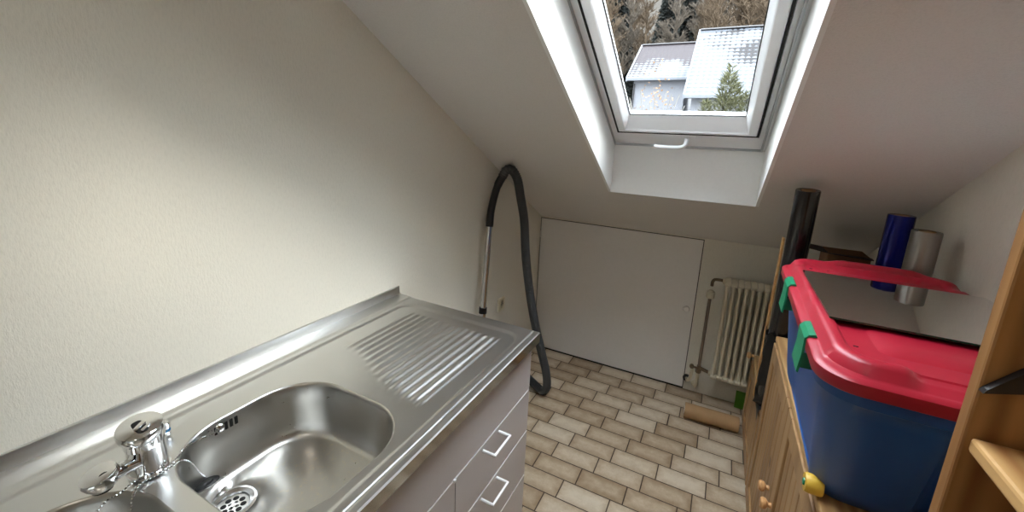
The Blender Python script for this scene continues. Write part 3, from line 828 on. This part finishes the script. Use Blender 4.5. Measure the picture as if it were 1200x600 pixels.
# mirror tile lying on the lid
mir = thing('mirror_tile', (1.499, 1.229, 1.131), 'square frameless mirror tile lying flat on the red lid', 'mirror')
bm = B(); L6 = rr(1.4995, 1.229, .192, .1855, .002, 2, 0)
def tilt(p, dz): return Vector((p.x, p.y, 1.1312+dz+.004*(p.y-1.229)))
loft(bm, [[tilt(p, 0) for p in L6], [tilt(p, .004) for p in L6]], True, True, False); obj('glass_edge', bm, M['mirror_edge'], mir)
bm = B(); bm.faces.new([bm.verts.new(tilt(p, .00405)) for p in L6]); obj('mirror_face', bm, M['mirror'], mir)

# ------------------------------------------------------------------ pine shelf unit in the foreground
sh = thing('shelf_unit', (1.53, .18, 0), 'tall pine shelving unit at the right edge, nearest the camera', 'shelf')
for (ya_, yb_) in ((.598, .618), (-.26, -.24)):
    p = obj('side_panel', bx(1.346, 1.712, ya_, yb_, 0, 1.62 if ya_ > 0 else 1.62, .003), M['pine_shelf'], sh)
    if ya_ > 0:
        for z in (1.408, .90, 1.06): obj('pin_hole', lathe(B(), [(.0032, 0), (.0032, -.0008)], (1.372, ya_+.0003, z), 'y', 12), M['dark'], p)
for z in (.10, .42, .78, 1.174, 1.56):
    obj('shelf_board', bx(1.352, 1.712, -.24, .5975, z-.018, z, .004), M['pine_board'], sh)
obj('back_panel', bx(1.7125, 1.718, -.26, .618, .06, 1.60), M['pine_dark'], sh)
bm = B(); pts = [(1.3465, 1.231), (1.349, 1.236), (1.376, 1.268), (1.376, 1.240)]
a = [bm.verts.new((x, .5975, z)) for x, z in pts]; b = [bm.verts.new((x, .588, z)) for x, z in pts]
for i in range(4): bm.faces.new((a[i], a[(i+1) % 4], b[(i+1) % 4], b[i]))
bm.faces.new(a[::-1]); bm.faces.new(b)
obj('shelf_bracket', bm, M['blackp'], sh)  # flat dark wedge set on the panel face

# ------------------------------------------------------------------ added lamp, unseen behind the camera, to fill the room with light
lamp = thing('ceiling_lamp', (.86, -.55, ZF), 'round opal ceiling lamp on the flat ceiling', 'lamp')
bm = B(); lathe(bm, [(.13, 0), (.14, -.01), (.14, -.03), (.12, -.035)], (.86, -.55, ZF-.0005), 'z', 40); obj('lamp_base', bm, M['white'], lamp, True)
bm = B(); lathe(bm, [(.125, -.036), (.12, -.06), (.09, -.085), (.04, -.098), (.001, -.10)], (.86, -.55, ZF), 'z', 40)
n = N('lamp_glow'); n.set(color=rgb(240, 236, 226)); n.b.inputs['Emission Color'].default_value = (1, .92, .82, 1); n.b.inputs['Emission Strength'].default_value = LAMP if 'LAMP' in globals() else 4.0
obj('lamp_shade', bm, n.m, lamp, True)

# ------------------------------------------------------------------ outside
def hillz(x, y):
    t = max(0, y-6)
    return -2.5+.155*t+.0062*max(0, y-38)**2+.5*math.sin(x*.21+y*.13)+.25*math.sin(x*.5-y*.31)
bm = B(); xs = lin(-70, 60, 60); ys = lin(6, 120, 80)
grid(bm, xs, ys, hillz)
tag(obj('hillside', bm, M['hill'], None, True), kind='structure')

def uv_face(bm, uvl, verts, uvs):
    f = bm.faces.new([bm.verts.new(v) for v in verts])
    for l, u_ in zip(f.loops, uvs): l[uvl].uv = u_
def house(x0, x1, y0, ye, yr, ze, zr, zb, rmat, name_label, over=.5, slantL=0):
    """front wall at y0, eave line at ye,height ze; ridge at yr,height zr, gable sides"""
    h = thing('house', ((x0+x1)/2, (y0+2*yr-y0)/2, zb), name_label, 'house')
    yb_ = 2*yr-y0
    zw = ze+(zr-ze)*(y0-ye)/(yr-ye)-.15
    bm = B(); prism_x(bm, [(y0, zb), (y0, zw), (yr, zr-.15), (yb_, zw), (yb_, zb)], x0, x1); obj('wall', bm, M['wash'], h)
    bm = B(); uvl = bm.loops.layers.uv.new('UVMap')
    xa, xb = x0-over, x1+over; Ls = math.hypot(yr-ye, zr-ze)
    uv_face(bm, uvl, [(xa, ye, ze), (xb, ye, ze), (xb, yr, zr), (xa, yr, zr)], [(0, 0), (xb-xa, 0), (xb-xa, Ls), (0, Ls)])
    uv_face(bm, uvl, [(xb, 2*yr-ye, ze), (xa, 2*yr-ye, ze), (xa, yr, zr), (xb, yr, zr)], [(0, 0), (xb-xa, 0), (xb-xa, Ls), (0, Ls)])
    uv_face(bm, uvl, [(xb, ye, ze-.18), (xa, ye, ze-.18), (xa, yr, zr-.18), (xb, yr, zr-.18)], [(0, 0), (1, 0), (1, 1), (0, 1)])
    uv_face(bm, uvl, [(xa, ye, ze-.18), (xb, ye, ze-.18), (xb, ye, ze), (xa, ye, ze)], [(0, 0), (1, 0), (1, .01), (0, .01)])
    uv_face(bm, uvl, [(xa, ye, ze-.18), (xa, ye, ze), (xa, yr, zr), (xa, yr, zr-.18)], [(0, 0), (0, 0), (0, 1), (0, 1)])
    me = bpy.data.meshes.new('roof'); bm.to_mesh(me); bm.free(); me.materials.append(rmat)
    o = bpy.data.objects.new('roof', me); COL.objects.link(o); kid(o, h)
    bm = B(); prism_x(bm, [(ye-.10, ze-.04), (ye-.10, ze-.16), (ye+.02, ze-.16), (ye+.02, ze-.04)], xa, xb); obj('gutter', bm, M['snowboard'], h)
    bm = B(); prism_x(bm, [(yr-.16, zr), (yr, zr+.10), (yr+.16, zr), (yr, zr-.02)], xa, xb); obj('ridge_cap', bm, M['fascia'], h)
    # snow covered verge board on the left gable
    bm = B(); prism_x(bm, [(ye, ze+.05), (yr, zr+.05), (yr, zr-.2), (ye, ze-.2)], xa-.10, xa); obj('verge_board', bm, M['snowboard'], h)
    return h, zw
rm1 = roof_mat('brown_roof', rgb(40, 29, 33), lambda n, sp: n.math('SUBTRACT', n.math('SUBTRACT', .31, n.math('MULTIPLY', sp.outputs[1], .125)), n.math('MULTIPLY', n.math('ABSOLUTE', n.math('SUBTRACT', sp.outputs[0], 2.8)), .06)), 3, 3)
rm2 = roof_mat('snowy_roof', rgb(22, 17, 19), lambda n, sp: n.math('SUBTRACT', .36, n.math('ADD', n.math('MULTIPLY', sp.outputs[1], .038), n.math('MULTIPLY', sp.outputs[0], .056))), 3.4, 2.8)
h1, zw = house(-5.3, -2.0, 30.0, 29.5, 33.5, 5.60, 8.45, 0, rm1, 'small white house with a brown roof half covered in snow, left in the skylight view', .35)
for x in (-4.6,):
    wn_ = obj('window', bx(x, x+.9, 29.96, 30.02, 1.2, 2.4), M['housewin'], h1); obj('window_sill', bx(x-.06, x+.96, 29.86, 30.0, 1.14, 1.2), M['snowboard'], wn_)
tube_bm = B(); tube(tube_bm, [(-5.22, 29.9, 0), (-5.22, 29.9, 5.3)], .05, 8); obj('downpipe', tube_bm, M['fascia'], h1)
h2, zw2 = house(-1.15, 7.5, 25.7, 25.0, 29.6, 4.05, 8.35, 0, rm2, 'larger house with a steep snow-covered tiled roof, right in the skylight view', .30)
obj('window', bx(.2, 1.3, 25.66, 25.72, 1.6, 2.8), M['housewin'], h2)

# trees ---------------------------------------------------------------
def branching(seed, height, spread, levels, count, r0, up=.35, sides=4):
    random.seed(seed); bm = B()
    def grow(p, d, L, r, lev):
        seg = 4; pts = [p]; q = p
        for i in range(seg):
            d = (d+Vector((random.gauss(0, .13), random.gauss(0, .13), random.gauss(0, .08)+.05))).normalized()
            q = q+d*L/seg; pts.append(q)
        tube(bm, pts, [r*(1-.75*i/seg) for i in range(seg+1)], sides, False)
        if lev >= levels: return
        n = count[lev]
        for k in range(n):
            t = random.uniform(.25, 1.0) if lev else random.uniform(.3, 1.0)
            b = pts[0].lerp(pts[-1], t); i = min(seg-1, int(t*seg)); b = pts[i].lerp(pts[i+1], t*seg-i)
            a = random.uniform(0, 2*pi); side = Vector((math.cos(a), math.sin(a), 0))
            nd = (side*spread+d*up+Vector((0, 0, .25))).normalized()
            grow(b, nd, L*(random.uniform(.16, .225) if lev == 0 else random.uniform(.32, .5))*(1.15-t*.5), r*.42, lev+1)
    grow(Vector((0, 0, 0)), Vector((0, 0, 1)), height, r0, 0)
    return bm
def conifer(seed, h, R, tufts):
    random.seed(seed); bm = B()
    for i in range(tufts):
        t = random.random()**.8; z = h*(.08+.90*t); rad = R*(1-t)**.85*random.uniform(.35, 1.08)+.08
        a = random.uniform(0, 2*pi); c = Vector((math.cos(a)*rad, math.sin(a)*rad, z-.18*rad))
        out = Vector((math.cos(a), math.sin(a), -.25)); sd = Vector((-math.sin(a), math.cos(a), 0))
        s = random.uniform(.25, .55)*(.5+.7*(1-t))
        for k in range(3):
            d = (out+sd*random.uniform(-.7, .7)+Vector((0, 0, random.uniform(-.4, .3)))).normalized()*s*1.3
            w_ = d.cross(Vector((random.gauss(0, 1), random.gauss(0, 1), random.gauss(0, 1)))).normalized()*s*.34
            o_ = c-out*s*.6
            vs = [bm.verts.new(o_-w_), bm.verts.new(o_+w_), bm.verts.new(o_+d+w_*.2), bm.verts.new(o_+d-w_*.2)]; bm.faces.new(vs)
    return bm
def make_tree(kind, var):
    name = {'c': 'conifer_tree', 'b': 'bare_tree'}[kind]
    r = thing(name, (0, 0, 0), 'x', 'tree')
    if kind == 'c':
        bm = B(); tube(bm, [(0, 0, -1), (0, 0, 5), (0, 0, 11.8)], [.22, .15, .03], 8); obj('trunk', bm, M['bark'], r)
        obj('foliage', conifer(20+var, 12.5, 1.95, 4200), M['needle'], r)
    else:
        bm = B(); tube(bm, [(0, 0, -1), (0, 0, .4)], [.24, .2], 8, False); obj('trunk', bm, M['bark'], r)
        obj('branches', branching(40+var, 11.5, .62, 3, (54, 11, 8), .17), M['twig'] if var % 2 else M['russet'], r)
    return r
protos = {}
def place_tree(kind, var, x, y, s, rz, label, group):
    key = (kind, var)
    if key not in protos:
        r = protos[key] = make_tree(kind, var)
    else:
        o = protos[key]; r = o.copy(); COL.objects.link(r)
        for ch in o.children:
            c = ch.copy(); COL.objects.link(c); c.parent = r
    r.location = (x, y, hillz(x, y)); r.scale = (s, s, s); r.rotation_euler = (0, 0, rz)
    tag(r, label, 'tree', group)
random.seed(5)
LC = 'dark evergreen conifer in the wood behind the two houses'
LB = 'leafless brown tree in the wood behind the two houses'
ic = ib = 0
pat = ['bbbb', 'cbcbbbc', 'bcbbbbcb', 'cbbcbbbcb', 'bcbbbcbbc', 'cbbcbbcbbc']
for r_, (y0_, xa_, st_) in enumerate(((40.0, -9.2, 4.4), (44.6, -14.0, 4.2), (49.2, -15.6, 4.2), (54.0, -18.4, 4.4), (60.0, -20.0, 4.5), (67.0, -23.0, 4.8))):
    for k, ch in enumerate(pat[r_]):
        x = xa_+k*st_+random.uniform(-.25, .25); y = y0_+random.uniform(-.3, .3)
        if ch == 'c': place_tree('c', ic % 2, x, y, 1.0+.06*r_, ic*1.3, LC, 'conifers in the wood'); ic += 1
        else: place_tree('b', ib % 3, x, y, .98+.06*r_, ib*2.1, LB, 'bare trees in the wood'); ib += 1
# shrubs in front of the houses
shr = thing('bare_shrub', (-1.15, 14, hillz(-1.15, 14)), 'pale bare shrub with a few orange leaves in front of the white house', 'shrub')
bm = branching(77, 2.5, .8, 2, (26, 12), .03, .9)
for v in bm.verts: v.co = Vector((-1.15, 14, hillz(-1.15, 14)+.1))+Vector((v.co.x*1.0, v.co.y, v.co.z*1.05))
bz = hillz(-1.15, 14)
for k in range(11):
    a = k*2*pi/11+.2; h_ = 2.6+.6*random.random()
    tube(bm, spline([(-1.15, 14, bz), (-1.15+.3*math.cos(a), 14+.3*math.sin(a), bz+h_*.6), (-1.15+.85*math.cos(a), 14+.6*math.sin(a), bz+h_*1.15)], 4), .014, 4)
top_z = bz+3.6
obj('twigs', bm, M['bleach'], shr)
bm = B(); random.seed(3)
for k in range(150):
    p = Vector((-1.15+random.gauss(0, .28), 14+random.gauss(0, .3), bz+2.55+random.gauss(0, .5)+.6)); s = .03
    n1 = Vector((random.gauss(0, 1), random.gauss(0, 1), random.gauss(0, 1))).normalized(); n2 = n1.orthogonal().normalized()
    bm.faces.new([bm.verts.new(p+n1*s), bm.verts.new(p+n2*s), bm.verts.new(p-n1*s), bm.verts.new(p-n2*s)])
obj('dead_leaves', bm, M['leaf'], shr)
gz = hillz(.75, 14)
ev = thing('evergreen_shrub', (.75, 14, gz), 'olive green feathery evergreen shrub in front of the snowy roof', 'shrub')
bm = B(); tube(bm, [(.75, 14, gz-.2), (.75, 14, gz+3.6)], [.07, .02], 8); obj('stem', bm, M['bark'], ev)
bm = B(); random.seed(9)
for k in range(5600):
    cxs, hs = [(-.72, 2.95), (-.42, 3.35), (.02, 4.05), (.12, 4.35), (.30, 3.9), (.62, 3.6), (.85, 3.2)][k % 7]; t = random.random()
    a = random.uniform(0, 2*pi); z = gz+1.2+(hs-1.2)*t; R_ = .50*(1-t)**.7*random.random()**.5+.02
    p = Vector((.72+cxs+R_*math.cos(a), 14+(k % 3-1)*.25+R_*math.sin(a), z)); d = Vector((math.cos(a)*.7, math.sin(a)*.7, random.uniform(.2, 1.1))).normalized()*random.uniform(.10, .24)
    w_ = d.cross(Vector((random.gauss(0, 1), random.gauss(0, 1), random.gauss(0, 1)))).normalized()*.020
    bm.faces.new([bm.verts.new(p-w_), bm.verts.new(p+w_), bm.verts.new(p+d)])
obj('foliage', bm, M['needle2'], ev)

# ------------------------------------------------------------------ sky and light
wd = bpy.data.worlds.new('sky'); SC.world = wd; wd.use_nodes = True
nt = wd.node_tree; bg = nt.nodes['Background']
tc = nt.nodes.new('ShaderNodeTexCoord'); sx_ = nt.nodes.new('ShaderNodeSeparateXYZ'); rp = nt.nodes.new('ShaderNodeValToRGB')
nt.links.new(tc.outputs['Generated'], sx_.inputs[0]); nt.links.new(sx_.outputs[2], rp.inputs[0])
e = rp.color_ramp.elements; e[0].position = 0; e[0].color = (.20, .215, .235, 1); e[1].position = .95; e[1].color = (.70, .74, .80, 1)
nt.links.new(rp.outputs[0], bg.inputs[0]); bg.inputs[1].default_value = SKY if 'SKY' in globals() else 1.0

# hazy winter sun
sl_ = bpy.data.lights.new('hazy_sun', 'SUN'); so = bpy.data.objects.new('hazy_sun', sl_); COL.objects.link(so)
nn = Vector((0, .483, .875)); tt = Vector((0, -.875, .483))
sd_ = (Vector((1, 0, 0))+nn*1.15+tt*SUNK).normalized()
so.rotation_euler = sd_.to_track_quat('Z', 'Y').to_euler(); so.location = (8, 6, 9)
sl_.energy = SUN; sl_.angle = math.radians(SUNA); sl_.color = (1, .93, .82)
# ------------------------------------------------------------------ camera
cd = bpy.data.cameras.new('camera'); co = bpy.data.objects.new('camera', cd); COL.objects.link(co)
co.location = (1.0669, 0, 1.4789); co.rotation_euler = Euler((1.3549, -.0459, .4729), 'XYZ')
cd.sensor_width = 36; cd.lens = 484.61/1200*36; cd.shift_x = -.0018; cd.shift_y = -.0290; cd.clip_start = .02; cd.clip_end = 400
SC.camera = co
SC.view_settings.view_transform = 'Standard'; SC.view_settings.look = 'None'; SC.view_settings.gamma = 1
SC.view_settings.use_curve_mapping = False; SC.view_settings.exposure = .95
